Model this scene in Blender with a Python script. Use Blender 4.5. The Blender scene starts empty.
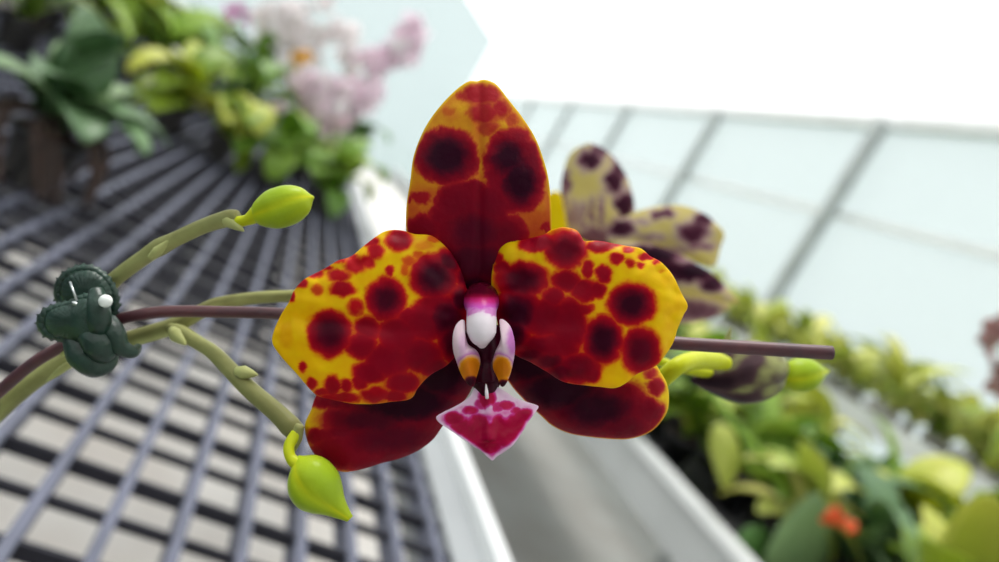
import bpy, bmesh, math, random
from mathutils import Vector, Matrix, noise
random.seed(7)
S = bpy.context.scene
COL = S.collection
PI = math.pi
R = math.radians

# ------------------------------------------------------------------ camera
W, H, FPX = 999.0, 562.0, 720.0
CAM = Vector((0, 0, 1.08))
yaw, pitch, roll = R(19.3), R(6.3), R(30)
F = Vector((math.sin(yaw) * math.cos(pitch), math.cos(yaw) * math.cos(pitch), -math.sin(pitch)))
R0 = Vector((math.cos(yaw), -math.sin(yaw), 0))
U0 = R0.cross(F)
RT = math.cos(roll) * R0 + math.sin(roll) * U0
UP = -math.sin(roll) * R0 + math.cos(roll) * U0
cd = bpy.data.cameras.new('camera')
cam = bpy.data.objects.new('camera', cd)
COL.objects.link(cam)
m = Matrix((RT, UP, -F)).transposed().to_4x4()
m.translation = CAM
cam.matrix_world = m
cd.sensor_width = 36
cd.lens = FPX * 36 / W
cd.clip_start = 0.005
cd.clip_end = 200
cd.dof.use_dof = True
cd.dof.focus_distance = 0.1195
cd.dof.aperture_fstop = 9.6
S.camera = cam

def P(x, y, d):
    return CAM + d * (F + (x - 499.5) / FPX * RT - (y - 281) / FPX * UP)

def G(x, y, z):
    r = P(x, y, 1) - CAM
    return CAM + r * ((z - CAM.z) / r.z)

# ------------------------------------------------------------------ object helpers
def link(o, parent=None):
    COL.objects.link(o)
    if parent is not None:
        o.parent = parent
        o.matrix_parent_inverse = Matrix.Translation(-parent.location) if parent.parent is None and parent.rotation_euler.z == 0 else Matrix()
    return o

def tag(o, label=None, cat=None, group=None, kind=None):
    if label: o['label'] = label
    if cat: o['category'] = cat
    if group: o['group'] = group
    if kind: o['kind'] = kind
    return o

def empty(name, loc, label, cat, group=None):
    o = bpy.data.objects.new(name, None)
    o.empty_display_size = 0.02
    o.location = loc
    COL.objects.link(o)
    return tag(o, label, cat, group)

def mesh(name, vs, fs, mat, parent=None, smooth=True, attr=None, local=False):
    me = bpy.data.meshes.new(name)
    me.from_pydata([tuple(v) for v in vs], [], fs)
    if attr is not None:
        a = me.attributes.new('pig', 'FLOAT', 'POINT')
        a.data.foreach_set('value', attr)
    me.materials.append(mat)
    if smooth:
        me.polygons.foreach_set('use_smooth', [True] * len(me.polygons))
    me.update()
    o = bpy.data.objects.new(name, me)
    COL.objects.link(o)
    if parent is not None:
        o.parent = parent
        if not local:          # vertices given in world space, parent is an unrotated empty
            off = parent.location if parent.parent is None else Vector((0, 0, 0))
            if parent.parent is not None:
                off = parent.parent.location
                # sub-part of a world-space part: parent object sits at root's origin with shift
                o.matrix_parent_inverse = Matrix()
                return o
            if parent.type == 'EMPTY':
                o.location = -off
    return o

class MB:
    def __init__(s): s.v = []; s.f = []; s.a = []
    def add(s, vs, fs, a=None):
        b = len(s.v); s.v += [Vector(v) for v in vs]; s.f += [tuple(i + b for i in f) for f in fs]
        s.a += (a if a is not None else [0.0] * len(vs))
    def box(s, a, b):
        x0, y0, z0 = a; x1, y1, z1 = b
        s.add([(x0,y0,z0),(x1,y0,z0),(x1,y1,z0),(x0,y1,z0),(x0,y0,z1),(x1,y0,z1),(x1,y1,z1),(x0,y1,z1)],
              [(0,3,2,1),(4,5,6,7),(0,1,5,4),(1,2,6,5),(2,3,7,6),(3,0,4,7)])
    def tube(s, pts, rad, n=14, sub=6, afn=None, flat=None):
        pts = [Vector(p) for p in pts]
        if not hasattr(rad, '__len__'): rad = [rad] * len(pts)
        P_, R_ = [], []
        if sub > 1 and len(pts) > 2:
            for i in range(len(pts) - 1):
                p0 = pts[max(i-1,0)]; p1 = pts[i]; p2 = pts[i+1]; p3 = pts[min(i+2,len(pts)-1)]
                for k in range(sub):
                    t = k / sub
                    P_.append(0.5*((2*p1)+(-p0+p2)*t+(2*p0-5*p1+4*p2-p3)*t*t+(-p0+3*p1-3*p2+p3)*t**3))
                    R_.append(rad[i]*(1-t)+rad[i+1]*t)
            P_.append(pts[-1]); R_.append(rad[-1])
        else: P_, R_ = pts, list(rad)
        vs, at = [], []
        nrm = None
        for i, p in enumerate(P_):
            d = (P_[min(i+1,len(P_)-1)] - P_[max(i-1,0)]).normalized()
            if nrm is None:
                nrm = d.cross(Vector((0.31,0.22,0.92))).normalized()
            else:
                nrm = (nrm - d * nrm.dot(d)).normalized()
            b = d.cross(nrm)
            for k in range(n):
                a = 2*PI*k/n
                vs.append(p + R_[i]*(math.cos(a)*nrm + math.sin(a)*b))
                at.append(afn(i/(len(P_)-1), a) if afn else 0.0)
        fs = []
        L = len(P_)
        for i in range(L-1):
            for k in range(n):
                fs.append((i*n+k, i*n+(k+1)%n, (i+1)*n+(k+1)%n, (i+1)*n+k))
        fs.append(tuple(range(n))[::-1]); fs.append(tuple((L-1)*n+k for k in range(n)))
        s.add(vs, fs, at)
    def ball(s, c, r, n=14, mrow=9, sc=(1,1,1), a=0.0):
        c = Vector(c); vs = [c + Vector((0,0,r*sc[2]))]
        for i in range(1, mrow):
            th = PI*i/mrow
            for k in range(n):
                ph = 2*PI*k/n
                vs.append(c + Vector((r*sc[0]*math.sin(th)*math.cos(ph), r*sc[1]*math.sin(th)*math.sin(ph), r*sc[2]*math.cos(th))))
        vs.append(c - Vector((0,0,r*sc[2])))
        fs = [(0, 1+k, 1+(k+1)%n) for k in range(n)]
        for i in range(mrow-2):
            for k in range(n):
                fs.append((1+i*n+k, 1+(i+1)*n+k, 1+(i+1)*n+(k+1)%n, 1+i*n+(k+1)%n))
        e = len(vs)-1; b = 1+(mrow-2)*n
        fs += [(b+k, e, b+(k+1)%n) for k in range(n)]
        s.add(vs, fs, [a]*len(vs))
    def build(s, name, mat, parent=None, smooth=True, local=False):
        return mesh(name, s.v, s.f, mat, parent, smooth, s.a, local)

def kids(o): return [c for c in bpy.data.objects if c.parent == o]
def copy_tree(o, parent=None):
    c = o.copy(); COL.objects.link(c)
    if parent is not None: c.parent = parent
    for ch in KIDS.get(o.name, None) or kids(o): copy_tree(ch, c)
    return c
KIDS = {}

# ------------------------------------------------------------------ materials
def lin(c):
    return tuple(((v/255)/12.92 if v/255 <= .04045 else ((v/255+.055)/1.055)**2.4) for v in c) + (1,)

def newmat(name):
    mt = bpy.data.materials.new(name); mt.use_nodes = True
    nt = mt.node_tree; nt.nodes.clear()
    return mt, nt, nt.nodes.new, nt.links.new

def mat(name, rgb, rough=.5, metal=0, var=.12, scale=30, bump=0, bscale=200, rgb2=None, spec=.5, sss=0):
    mt, nt, N, L = newmat(name)
    out = N('ShaderNodeOutputMaterial'); b = N('ShaderNodeBsdfPrincipled')
    tc = N('ShaderNodeTexCoord'); nz = N('ShaderNodeTexNoise'); nz.inputs['Scale'].default_value = scale
    nz.inputs['Detail'].default_value = 4
    rp = N('ShaderNodeValToRGB')
    c = lin(rgb); c2 = lin(rgb2) if rgb2 else tuple(v*(1-var*2) for v in c[:3])+(1,)
    rp.color_ramp.elements[0].color = c2; rp.color_ramp.elements[1].color = c
    rp.color_ramp.elements[0].position = .35; rp.color_ramp.elements[1].position = .62
    L(tc.outputs['Object'], nz.inputs['Vector']); L(nz.outputs['Fac'], rp.inputs['Fac'])
    L(rp.outputs['Color'], b.inputs['Base Color'])
    b.inputs['Roughness'].default_value = rough; b.inputs['Metallic'].default_value = metal
    b.inputs['Specular IOR Level'].default_value = spec
    if bump:
        n2 = N('ShaderNodeTexNoise'); n2.inputs['Scale'].default_value = bscale
        bp = N('ShaderNodeBump'); bp.inputs['Strength'].default_value = bump; bp.inputs['Distance'].default_value = .001
        L(tc.outputs['Object'], n2.inputs['Vector']); L(n2.outputs['Fac'], bp.inputs['Height']); L(bp.outputs['Normal'], b.inputs['Normal'])
    L(b.outputs[0], out.inputs[0])
    return mt

def leafmat(name, cols, trans=.35, rough=.4, scale=25):
    """green tissue: noise mottling, hue by object, light glowing through"""
    mt, nt, N, L = newmat(name)
    out = N('ShaderNodeOutputMaterial'); b = N('ShaderNodeBsdfPrincipled'); tr = N('ShaderNodeBsdfTranslucent'); mx = N('ShaderNodeMixShader')
    tc = N('ShaderNodeTexCoord'); oi = N('ShaderNodeObjectInfo'); nz = N('ShaderNodeTexNoise'); nz.inputs['Scale'].default_value = scale
    ma = N('ShaderNodeMath'); ma.operation = 'MULTIPLY_ADD'; ma.inputs[1].default_value = .45
    ma2 = N('ShaderNodeMath'); ma2.operation = 'MULTIPLY'; ma2.inputs[1].default_value = .75
    L(nz.outputs['Fac'], ma.inputs[0]); L(oi.outputs['Random'], ma2.inputs[0]); L(ma2.outputs[0], ma.inputs[2])
    rp = N('ShaderNodeValToRGB'); cr = rp.color_ramp
    while len(cr.elements) < len(cols): cr.elements.new(.5)
    for i, c in enumerate(cols):
        cr.elements[i].position = .1 + .85*i/(len(cols)-1); cr.elements[i].color = lin(c)
    L(tc.outputs['Object'], nz.inputs['Vector']); L(ma.outputs[0], rp.inputs['Fac'])
    L(rp.outputs['Color'], b.inputs['Base Color']); L(rp.outputs['Color'], tr.inputs['Color'])
    b.inputs['Roughness'].default_value = rough
    mx.inputs[0].default_value = trans
    L(b.outputs[0], mx.inputs[1]); L(tr.outputs[0], mx.inputs[2]); L(mx.outputs[0], out.inputs[0])
    return mt

def pigmat(name, stops, trans=.3, rough=.35, nscale=900, namp=.10, bump=.25, spec=.13, bscale=700, coat=0):
    """tissue coloured by its own pigment pattern (attribute pig), with fine grain"""
    mt, nt, N, L = newmat(name)
    out = N('ShaderNodeOutputMaterial'); b = N('ShaderNodeBsdfPrincipled'); tr = N('ShaderNodeBsdfTranslucent'); mx = N('ShaderNodeMixShader')
    at = N('ShaderNodeAttribute'); at.attribute_name = 'pig'
    tc = N('ShaderNodeTexCoord'); nz = N('ShaderNodeTexNoise'); nz.inputs['Scale'].default_value = nscale; nz.inputs['Detail'].default_value = 5
    ma = N('ShaderNodeMath'); ma.operation = 'MULTIPLY_ADD'; ma.inputs[1].default_value = namp
    sb = N('ShaderNodeMath'); sb.operation = 'SUBTRACT'; sb.inputs[1].default_value = namp*.5
    L(tc.outputs['Object'], nz.inputs['Vector']); L(nz.outputs['Fac'], ma.inputs[0]); L(at.outputs['Fac'], ma.inputs[2]); L(ma.outputs[0], sb.inputs[0])
    rp = N('ShaderNodeValToRGB'); cr = rp.color_ramp
    while len(cr.elements) < len(stops): cr.elements.new(.5)
    for i, (p, c) in enumerate(stops):
        cr.elements[i].position = p; cr.elements[i].color = lin(c)
    L(sb.outputs[0], rp.inputs['Fac'])
    L(rp.outputs['Color'], b.inputs['Base Color']); L(rp.outputs['Color'], tr.inputs['Color'])
    b.inputs['Roughness'].default_value = rough; b.inputs['Specular IOR Level'].default_value = spec
    n2 = N('ShaderNodeTexNoise'); n2.inputs['Scale'].default_value = bscale; n2.inputs['Detail'].default_value = 3
    bp = N('ShaderNodeBump'); bp.inputs['Strength'].default_value = bump; bp.inputs['Distance'].default_value = .0004
    L(tc.outputs['Object'], n2.inputs['Vector']); L(n2.outputs['Fac'], bp.inputs['Height'])
    L(bp.outputs['Normal'], b.inputs['Normal'])
    mx.inputs[0].default_value = trans
    L(b.outputs[0], mx.inputs[1]); L(tr.outputs[0], mx.inputs[2]); L(mx.outputs[0], out.inputs[0])
    return mt

def panemat(name, tint, clear, body):
    mt, nt, N, L = newmat(name)
    out = N('ShaderNodeOutputMaterial'); t = N('ShaderNodeBsdfTransparent'); tr = N('ShaderNodeBsdfTranslucent'); df = N('ShaderNodeBsdfDiffuse')
    m1 = N('ShaderNodeMixShader'); m2 = N('ShaderNodeMixShader')
    t.inputs[0].default_value = lin(tint); tr.inputs[0].default_value = lin(body); df.inputs[0].default_value = lin(body)
    m1.inputs[0].default_value = .3; L(tr.outputs[0], m1.inputs[1]); L(df.outputs[0], m1.inputs[2])
    m2.inputs[0].default_value = clear; L(m1.outputs[0], m2.inputs[1]); L(t.outputs[0], m2.inputs[2]); L(m2.outputs[0], out.inputs[0])
    return mt

M = {}
PET = [(0, (244,212,8)), (.14, (240,184,14)), (.28, (224,106,20)), (.42, (198,20,30)), (.60, (166,0,34)), (.80, (112,0,34)), (1, (64,0,30))]
M['petal'] = pigmat('orchid_petal', PET, trans=.36, rough=.42, namp=.07)
M['sepal'] = pigmat('orchid_sepal', [(0, (240,206,14)), (.14, (226,168,30)), (.28, (206,100,34)), (.42, (176,24,36)), (.60, (142,0,32)), (.80, (92,0,32)), (1, (50,0,28))], trans=.24, rough=.42, namp=.06, bump=.4)
M['lip'] = pigmat('orchid_lip', [(0,(246,226,238)),(.2,(236,196,226)),(.36,(206,60,150)),(.50,(184,6,72)),(.75,(150,0,42)),(1,(52,0,22))], trans=.2, rough=.28, namp=.08)
M['lobe'] = pigmat('orchid_lobe', [(0,(232,206,216)),(.2,(196,120,190)),(.30,(226,176,150)),(.42,(232,150,20)),(.6,(206,112,14)),(.78,(110,20,40)),(1,(52,0,22))], trans=.15, rough=.3, namp=.03)
M['column'] = pigmat('orchid_column', [(0,(250,240,246)),(.25,(246,226,240)),(.38,(206,90,190)),(.55,(200,40,120)),(.75,(140,10,50)),(1,(50,4,22))], trans=.12, rough=.25, namp=.06, bump=.2)
M['rear'] = pigmat('orchid_rear_petal', [(0,(222,206,128)),(.2,(216,198,150)),(.36,(200,176,164)),(.5,(156,112,124)),(.7,(86,36,58)),(1,(42,10,32))], trans=.3, rough=.3, namp=.2, nscale=350)
M['yellowtip'] = pigmat('bright_yellow_petal', [(0,(240,216,10)),(.5,(226,190,20)),(1,(190,60,30))], trans=.4, rough=.3)
M['bud'] = pigmat('orchid_bud', [(0,(206,208,30)),(.35,(178,196,36)),(.7,(142,174,40)),(1,(186,150,30))], trans=.12, rough=.3, namp=.12, nscale=300)
M['stem'] = pigmat('orchid_stem', [(0,(184,188,122)),(.4,(124,124,76)),(.75,(92,88,52)),(1,(88,70,52))], trans=.0, rough=.45, namp=.25, nscale=250)
M['wilt'] = pigmat('wilted_bud', [(0,(186,196,120)),(.35,(140,140,90)),(.6,(78,56,60)),(1,(40,22,34))], trans=.05, rough=.35, namp=.25, nscale=400)
M['rod'] = mat('brown_coated_wire', (92,50,54), rough=.38, var=.15, scale=200, rgb2=(74,44,52))
M['clip'] = mat('green_plastic', (34,62,50), rough=.35, var=.2, scale=300, bump=.3, bscale=500)
M['pearl_or_glint'] = mat('white_pearl', (236,240,236), rough=.15, var=.02)
M['steel'] = mat('steel', (190,195,195), rough=.3, metal=.9, var=.1)
M['grate'] = mat('grey_plastic_grate', (98,101,117), rough=.6, var=.08, scale=15, rgb2=(87,90,104), spec=.25)
M['gratedark'] = mat('dark_grate_bars', (50,50,58), rough=.7, var=.08, scale=15, spec=.15)
M['alu'] = mat('white_aluminium', (222,224,224), rough=.4, var=.05, scale=8)
M['alugrey'] = mat('grey_aluminium', (176,178,178), rough=.45, var=.06, scale=6)
M['ledge'] = mat('dull_grey_aluminium', (146,150,152), rough=.5, var=.06, scale=6)
M['mat'] = mat('floor_shade_and_dirt', (74,74,78), rough=.9, var=.1, scale=20)
M['post'] = mat('galvanised_post', (172,178,178), rough=.5, var=.08, scale=10)
M['concrete'] = mat('pale_concrete', (222,219,214), rough=.8, var=.08, scale=3, rgb2=(208,202,195), bump=.2, bscale=60)
M['ground'] = mat('pale_gravel', (206,212,206), rough=.9, var=.1, scale=2)
M['pot'] = mat('black_plastic_pot', (36,36,38), rough=.45, var=.2)
M['clay'] = mat('white_plastic_pot', (196,192,184), rough=.5, var=.08)
M['moss'] = mat('bark_mix', (82,58,42), rough=.9, var=.3, scale=150, rgb2=(36,26,22), bump=.8, bscale=120)
M['roots'] = mat('grey_brown_roots', (86,66,58), rough=.8, var=.3, scale=120)
M['leafA'] = leafmat('leaf_mid_green', [(60,100,46),(92,136,66),(126,164,86)], trans=.25)
M['leafB'] = leafmat('leaf_yellow_green', [(92,130,36),(138,168,48),(184,200,70),(210,212,96)], trans=.4)
M['leafC'] = leafmat('leaf_grey_green', [(72,106,66),(100,136,86),(130,160,104)], trans=.25)
M['leafD'] = leafmat('leaf_bright_green', [(84,130,36),(132,172,58),(176,200,86)], trans=.35)
M['leafE'] = leafmat('leaf_pale_yellow', [(156,180,76),(198,208,104),(224,222,134)], trans=.4)
M['pinkwhite'] = leafmat('pale_pink_flower', [(252,242,246),(246,226,238),(252,250,250)], trans=.5)
M['white'] = leafmat('white_flower', [(252,248,248),(246,240,240)], trans=.5)
M['magenta'] = leafmat('magenta_flower', [(186,72,150),(206,110,176)], trans=.3)
M['yellow'] = leafmat('yellow_flower', [(255,214,20),(255,200,10)], trans=.3)
M['orange'] = leafmat('orange_flower', [(236,96,40),(240,130,60)], trans=.3)
M['stalk'] = leafmat('flower_stalk', [(96,128,60),(130,150,80)], trans=.05)
M['film'] = panemat('frosted_greenhouse_film', (230,235,235), .5, (218,225,226))
M['film_end'] = panemat('end_wall_film', (222,228,229), .42, (206,214,215))
M['solid'] = mat('light_blocking_wall', (150,152,150), rough=.8)
M['clear'] = panemat('clear_greenhouse_film', (252,252,252), .86, (244,244,244))

# ------------------------------------------------------------------ the orchid plant
D0 = .1195
plant = empty('orchid_plant', tuple(P(-30, 440, .150)), 'orchid with large yellow and crimson spotted bloom in front of everything else', 'orchid')
# pot stands on the bench straight below the stem, out to the left
base = Vector((plant.location.x - .05, plant.location.y - .02, .80))
plant.location = base

def spline_closed(pts, n):
    pts = [Vector((p[0], p[1])) for p in pts]; k = len(pts)
    seg = [(pts[(i+1) % k]-pts[i]).length for i in range(k)]
    tot = sum(seg); out = []
    for j in range(n):
        s = tot*j/n; i = 0
        while s > seg[i]: s -= seg[i]; i += 1
        t = s/seg[i]
        p0, p1, p2, p3 = pts[i-1], pts[i], pts[(i+1) % k], pts[(i+2) % k]
        out.append(0.5*((2*p1)+(-p0+p2)*t+(2*p0-5*p1+4*p2-p3)*t*t+(-p0+3*p1-3*p2+p3)*t**3))
    return out

def sm(a, b, x):
    t = max(0, min(1, (x-a)/(b-a))); return t*t*(3-2*t)

def pigment(x, y, blobs, warp, edge=1.25):
    wx = x + warp*noise.noise(Vector((x*.11, y*.11, 3.1))) + warp*.5*noise.noise(Vector((x*.33, y*.33, 8.1)))
    wy = y + warp*noise.noise(Vector((x*.11, y*.11, 17.3))) + warp*.5*noise.noise(Vector((x*.33, y*.33, 28.1)))
    v = 0; neg = 0
    for (bx, by, rx, ry, pk) in blobs:
        dx = (wx-bx)/rx; dy = (wy-by)/ry
        if abs(dx) > 1.5 or abs(dy) > 1.5: continue
        d = math.sqrt(dx*dx+dy*dy)
        soft = min(.5, 6.5/min(rx, ry))
        e = 1 - sm(1-soft, 1+soft, d)
        if pk < 0: neg = max(neg, -pk*e); continue
        core = (pk-.62)*(1-sm(.25, .85, d)) if pk > .62 else 0
        v = max(v, min(pk, .62)*e + core)
    return max(0, v-neg)

def sheet(name, outline, centre, depth, blobs, matl, parent, warp=3.5, n=240, rings=64, thick=.0004, rim=0.0, floor=None, rimw=.965):
    """one petal: closed spline outline filled ring by ring, domed in depth"""
    ol = spline_closed(outline, n); c = Vector(centre)
    vs = []; at = []; fs = []
    for r in range(rings+1):
        t = (r/rings)**.85
        for k in range(n):
            q = c + (ol[k]-c)*t
            if r == 0 and k > 0: break
            d = depth(q.x, q.y, t)
            vs.append(P(q.x, q.y, d))
            g = pigment(q.x, q.y, blobs, warp)
            if floor: g = max(g, floor(q.x, q.y))
            if rim: g *= 1 - rim*sm(rimw, .995, t)
            at.append(g)
    for k in range(n): fs.append((0, 1+k, 1+(k+1) % n))
    for r in range(1, rings):
        a = 1+(r-1)*n; b = 1+r*n
        for k in range(n): fs.append((a+k, b+k, b+(k+1) % n, a+(k+1) % n))
    o = mesh(name, vs, fs, matl, parent, True, at)
    md = o.modifiers.new('thickness', 'SOLIDIFY'); md.thickness = thick; md.offset = 0
    return o

# bloom part: short stalk and receptacle behind the flower; petals are its sub-parts
mb = MB()
mb.tube([P(500, 352, .133), P(497, 335, .1325), P(488, 312, .131), P(482, 300, .126)], [.0011, .0011, .0012, .0022], 16)
bloom = mb.build('bloom', M['stem'], plant)

def fl(x, y, f=.05, s=1): return noise.noise(Vector((x*f, y*f, s)))

def d_dorsal(x, y, t):
    r = (290-y)/210
    return .1262 - .0012*max(0, 1-((x-478)/70)**2) - .004*math.sin(max(0, min(1, r))*PI*.8) + .0003*fl(x, y, .04, 2) + .0011*t**6 + .0006*math.exp(-((x-480)/4.5)**2)
dorsal = [(467,83),(472,81.5),(477,82),(482,80.5),(488,81),(497,86),(508,100),(522,118),(534,137),(541,154),(547,175),(550,198),(551,224),(549,240),(528,266),(500,292),(482,302),(465,296),(445,272),(420,250),(408,236),(407,208),(411,181),(414,158),(421,138),(430,121),(443,104),(457,90)]
b_dorsal = [(447,157,33,29,1.05),(509,158,26,27,1.0),(520,182,25,33,1.05),(513,172,29,44,.66),(500,150,14,12,.7),(530,165,12,20,.7),
 (482,95,22,12,.44),(484,113,18,13,.42),(488,128,13,9,.38),(466,97,11,7,.40),(500,108,12,12,.42),(512,120,8,9,.36),(449,112,9,8,.28),(530,131,7,9,.34),
 (421,198,13,8,.46),(409,200,3,6,.5),(460,205,27,24,.66),(490,205,22,22,.68),(473,188,16,10,.62),(475,232,42,30,.80),(424,228,21,15,.64),(443,216,16,13,.62),
 (512,224,16,10,.55),(546,227,8,5,.5),(475,262,50,30,.86),(475,292,34,26,1.05),(500,235,30,20,.7)]
sheet('dorsal_sepal', dorsal, (478, 190), d_dorsal, b_dorsal, M['sepal'], bloom, rim=.8, floor=lambda x, y: .20 + .08*fl(x, y, .07, 77) + .12*sm(170, 240, y))

def d_left(x, y, t):
    u = (465-x)/190
    return .1228 - .0052*math.sin(max(0,min(1,u))*PI*.75) - .0012*(1-((y-320)/85)**2) + .0014*t**8 + .0005*fl(x, y, .045, 5) + .0010*math.exp(-((y-(318+.1*(x-300)))/9)**2)*sm(.2,.6,u) + .0007*fl(x,y,.09,9)*t**4
left = [(272.5,341),(275,330),(282,315),(290,302),(295,291),(305,280),(322,271),(337,262),(352,257),(365,246),(377,237),(388,231),(402,231),(415,235),(430,236),(442,244),(451,254),(460,270),(464,282),(468,300),(467,320),(462,340),(455,355),(446,365),(429,375),(417,388),(410,398),(392,401),(375,403),(355,403),(336,400),(320,396),(311,389),(299,375),(288,363),(278,351)]
b_left = [(330,333,22.5,24,.93),(386,299,20.5,22,.95),(434,277,25,24,1.0),(448,262,14,14,.9),(464,276,9,16,.85),(460,300,12,16,.95),(399,241,13,10,.66),(390,271,5,6,.48),
 (343,289,13,8,.54),(339,276,12,7,.44),(356,266,12,9,.46),(368,262,8,8,.45),(376,252,8,8,.5),(318,290,7,6,.36),(293,298,3.5,5.5,.55),
 (299,284,9,5,.55),(312,274,12,4.5,.58),(326,268,9,3.5,.5),(371,242,9,5,.55),(340,261,8,3,.4),(350,257,10,3,.45),(409,262,7,6,.33),(417,255,5,5,.30),(404,270,5,7,.30),(424,246,12,6,.22),(433,240,8,4,.3),
 (356,307,9,9,.42),(368,328,14,13,.64),(362,346,16,14,.64),(398,335,22,20,.66),(425,322,22,20,.68),(388,360,25,18,.66),(420,355,24,18,.68),
 (446,318,22,24,.95),(454,342,18,22,.9),(410,316,14,8,.6),(436,304,20,10,.62),(370,372,18,12,.64),(402,382,18,12,.62),(432,366,16,10,.66),
 (333,385,9,10,.56),(313,383,6,6,.5),(303.5,366.5,4.5,5.5,.48),(347,386,6,8,.52),(360,381,8,9,.56),(340,397,22,5,.5),(375,394,16,8,.52),(395,396,14,6,.55),(322,392,8,4,.5),(287,335,8,14,.12)]
sheet('petal', left, (385, 322), d_left, b_left, M['petal'], bloom, warp=2.4, floor=lambda x, y: .04 + .22*sm(340, 400, x)*sm(300, 350, y) + .06*fl(x, y, .08, 78))

def d_right(x, y, t):
    u = (x-495)/190
    return .1228 - .0056*math.sin(max(0,min(1,u))*PI*.72) - .0010*(1-((y-310)/80)**2) + .0016*t**8 + .0005*fl(x, y, .045, 15) + .0007*fl(x,y,.09,19)*t**4
right = [(493,270),(496,257),(501,247),(510,242),(522,241),(534,238),(545,235),(553,230),(565,228),(576,231),(581,238),(584,242),(597,241.5),(612,244),(627,247),(640,249),(650,257),(661,263),(670,273),(676,283),(682,296),(687,306),(682.5,315),(677,328),(672,343),(662,358),(654,366),(637,373),(626,382),(615,387),(600,386),(585,384.5),(564,381),(547,371),(532,362),(517,355),(507,345),(499,325),(494,300),(492,285)]
b_right = [(631.5,304,24.5,21.5,1.02),(603,340,21,25,1.02),(640,350,20,24,.84),(566,250,22,20,.78),(543,243,20,9,.68),(531,245,12,8,.6),
 (599,247,14,6,.62),(616.5,259,7,6,.52),(604,274,8.5,9,.62),(588,270,6.5,9,.54),(630,263,5.5,5,.42),(640,265.5,4.5,4,.42),(646,257,9,3.5,.5),(628,250,7,4,.44),(656,263,5,3,.45),(661,272,3,2.5,.2),(607,245,16,3,.5),
 (566,281,15,12,.66),(584,290,14,12,.62),(597,290,9,9,.6),(523,280,27,19,.92),(504,268,9,7,.6),(499,258,4,6,.5),(553,297,12,10,.64),
 (545,318,26,20,.70),(569,325,20,28,.68),(518,312,26,26,1.0),(512,334,20,20,1.0),(557,346,26,14,.66),(537,346,20,12,.72),(580,309,13,7,.58),(590,308,6,5,.4),
 (577,367,25,16,.74),(592,374,10,9,.64),(550,361,20,12,.8),(531,354,20,10,.8),(562,372,20,12,.8)]
sheet('petal', right, (585, 312), d_right, b_right, M['petal'], bloom, warp=2.4, floor=lambda x, y: .03 + .24*sm(610, 570, x)*sm(265, 310, y) + .05*fl(x, y, .08, 79))

def d_latl(x, y, t):
    return .1268 - .0012*(1-t*t) - .0016*sm(440, 320, x) + .0018*t**8 + .0004*fl(x, y, .05, 25)
latl = [(316,398),(312,410),(306,424),(307,436),(311,447),(320,459),(332,467),(345,471),(366,467),(382,462),(401,457),(419,449),(433,438),(443,424),(457,408),(468,394),(476,375),(480,350),(470,335),(445,345),(415,365),(375,382),(340,385),(322,390)]
b_latl = [(405,402,70,30,1.12),(440,375,50,34,1.05),(370,420,50,20,.82),(395,438,62,24,.78),(340,402,34,8,.62),(322,436,16,9,.58),(345,452,36,18,.60),(352,432,34,10,.66),(420,430,30,20,.66),(370,458,40,14,.6),(345,400,24,9,.7)]
sheet('lateral_sepal', latl, (390, 412), d_latl, b_latl, M['sepal'], bloom, rim=.0)
def d_latr(x, y, t):
    return .1268 - .0012*(1-t*t) - .0014*sm(520, 650, x) + .0020*t**8 + .0004*fl(x, y, .05, 35)
latr = [(648,358),(655,365),(660,373),(666.5,385.5),(668,400),(665.5,413),(656,426),(645,433.5),(628,438),(611,438),(590,436),(570,432.5),(553,425),(540.5,414),(528,402.5),(517,391),(508.5,380),(497,362),(490,342),(505,332),(540,342),(590,352),(625,352)]
b_latr = [(560,390,62,30,1.05),(530,362,50,32,1.05),(596,408,56,30,.98),(620,425,40,15,.72),(645,412,20,15,.66),(655,387,9,9,.52),(650,375,8,5,.42),(620,392,22,12,.66),(585,428,34,12,.66),(652,425,14,9,.55)]
sheet('lateral_sepal', latr, (590, 392), d_latr, b_latr, M['sepal'], bloom, rim=.8)

# lip: arrow-shaped front lobe
def d_lip(x, y, t):
    r = (y-385)/70
    return .1195 - .0052*max(0, min(1, r*1.2)) + .0022*max(0,r-.4)**1 + .0016*(abs(x-489)/50)**1.5 - .0006*math.exp(-((x-489)/5)**2)*(1 if y < 440 else .4) + .0002*fl(x, y, .1, 4)
lip = [(437,417),(440,423),(448.6,429),(460,437),(470.6,444),(481,450),(487,455.5),(492,460),(496.5,456),(503,452),(514.5,443),(523,431),(530,419),(538,408),(535,405),(525,402),(513,397),(502,390),(495,386),(489,382),(482,382),(475,388.6),(469,398),(457,406),(445,412)]
b_lip = [(455,419,11,7.5,.66),(471,411,9,5,.5),(506,406,10,5,.5),(516,411,6,4,.5),(524,417,12,8,.66),(516,425,14,12,.68),(478,430,20,17,.68),(503,431,20,17,.70),(488,444,16,11,.72),(462,428,14,8,.66),(487,399,9,11,.6),(487,388,8,9,.9),(481,405,7,6,.45),(497,408,8,6,.45),
 (489.5,414,2.5,9,-.34),(505,417,3,6,-.15),(470,420,3,6,-.15),(492,458,4,3.5,-.4)]
sheet('lip', lip, (489, 418), d_lip, b_lip, M['lip'], bloom, warp=1.6, n=180, rings=44, thick=.0005, rim=.55, rimw=.86, floor=lambda x, y: .16 + .20*sm(398, 425, y) + .08*fl(x, y, .2, 5))

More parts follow.
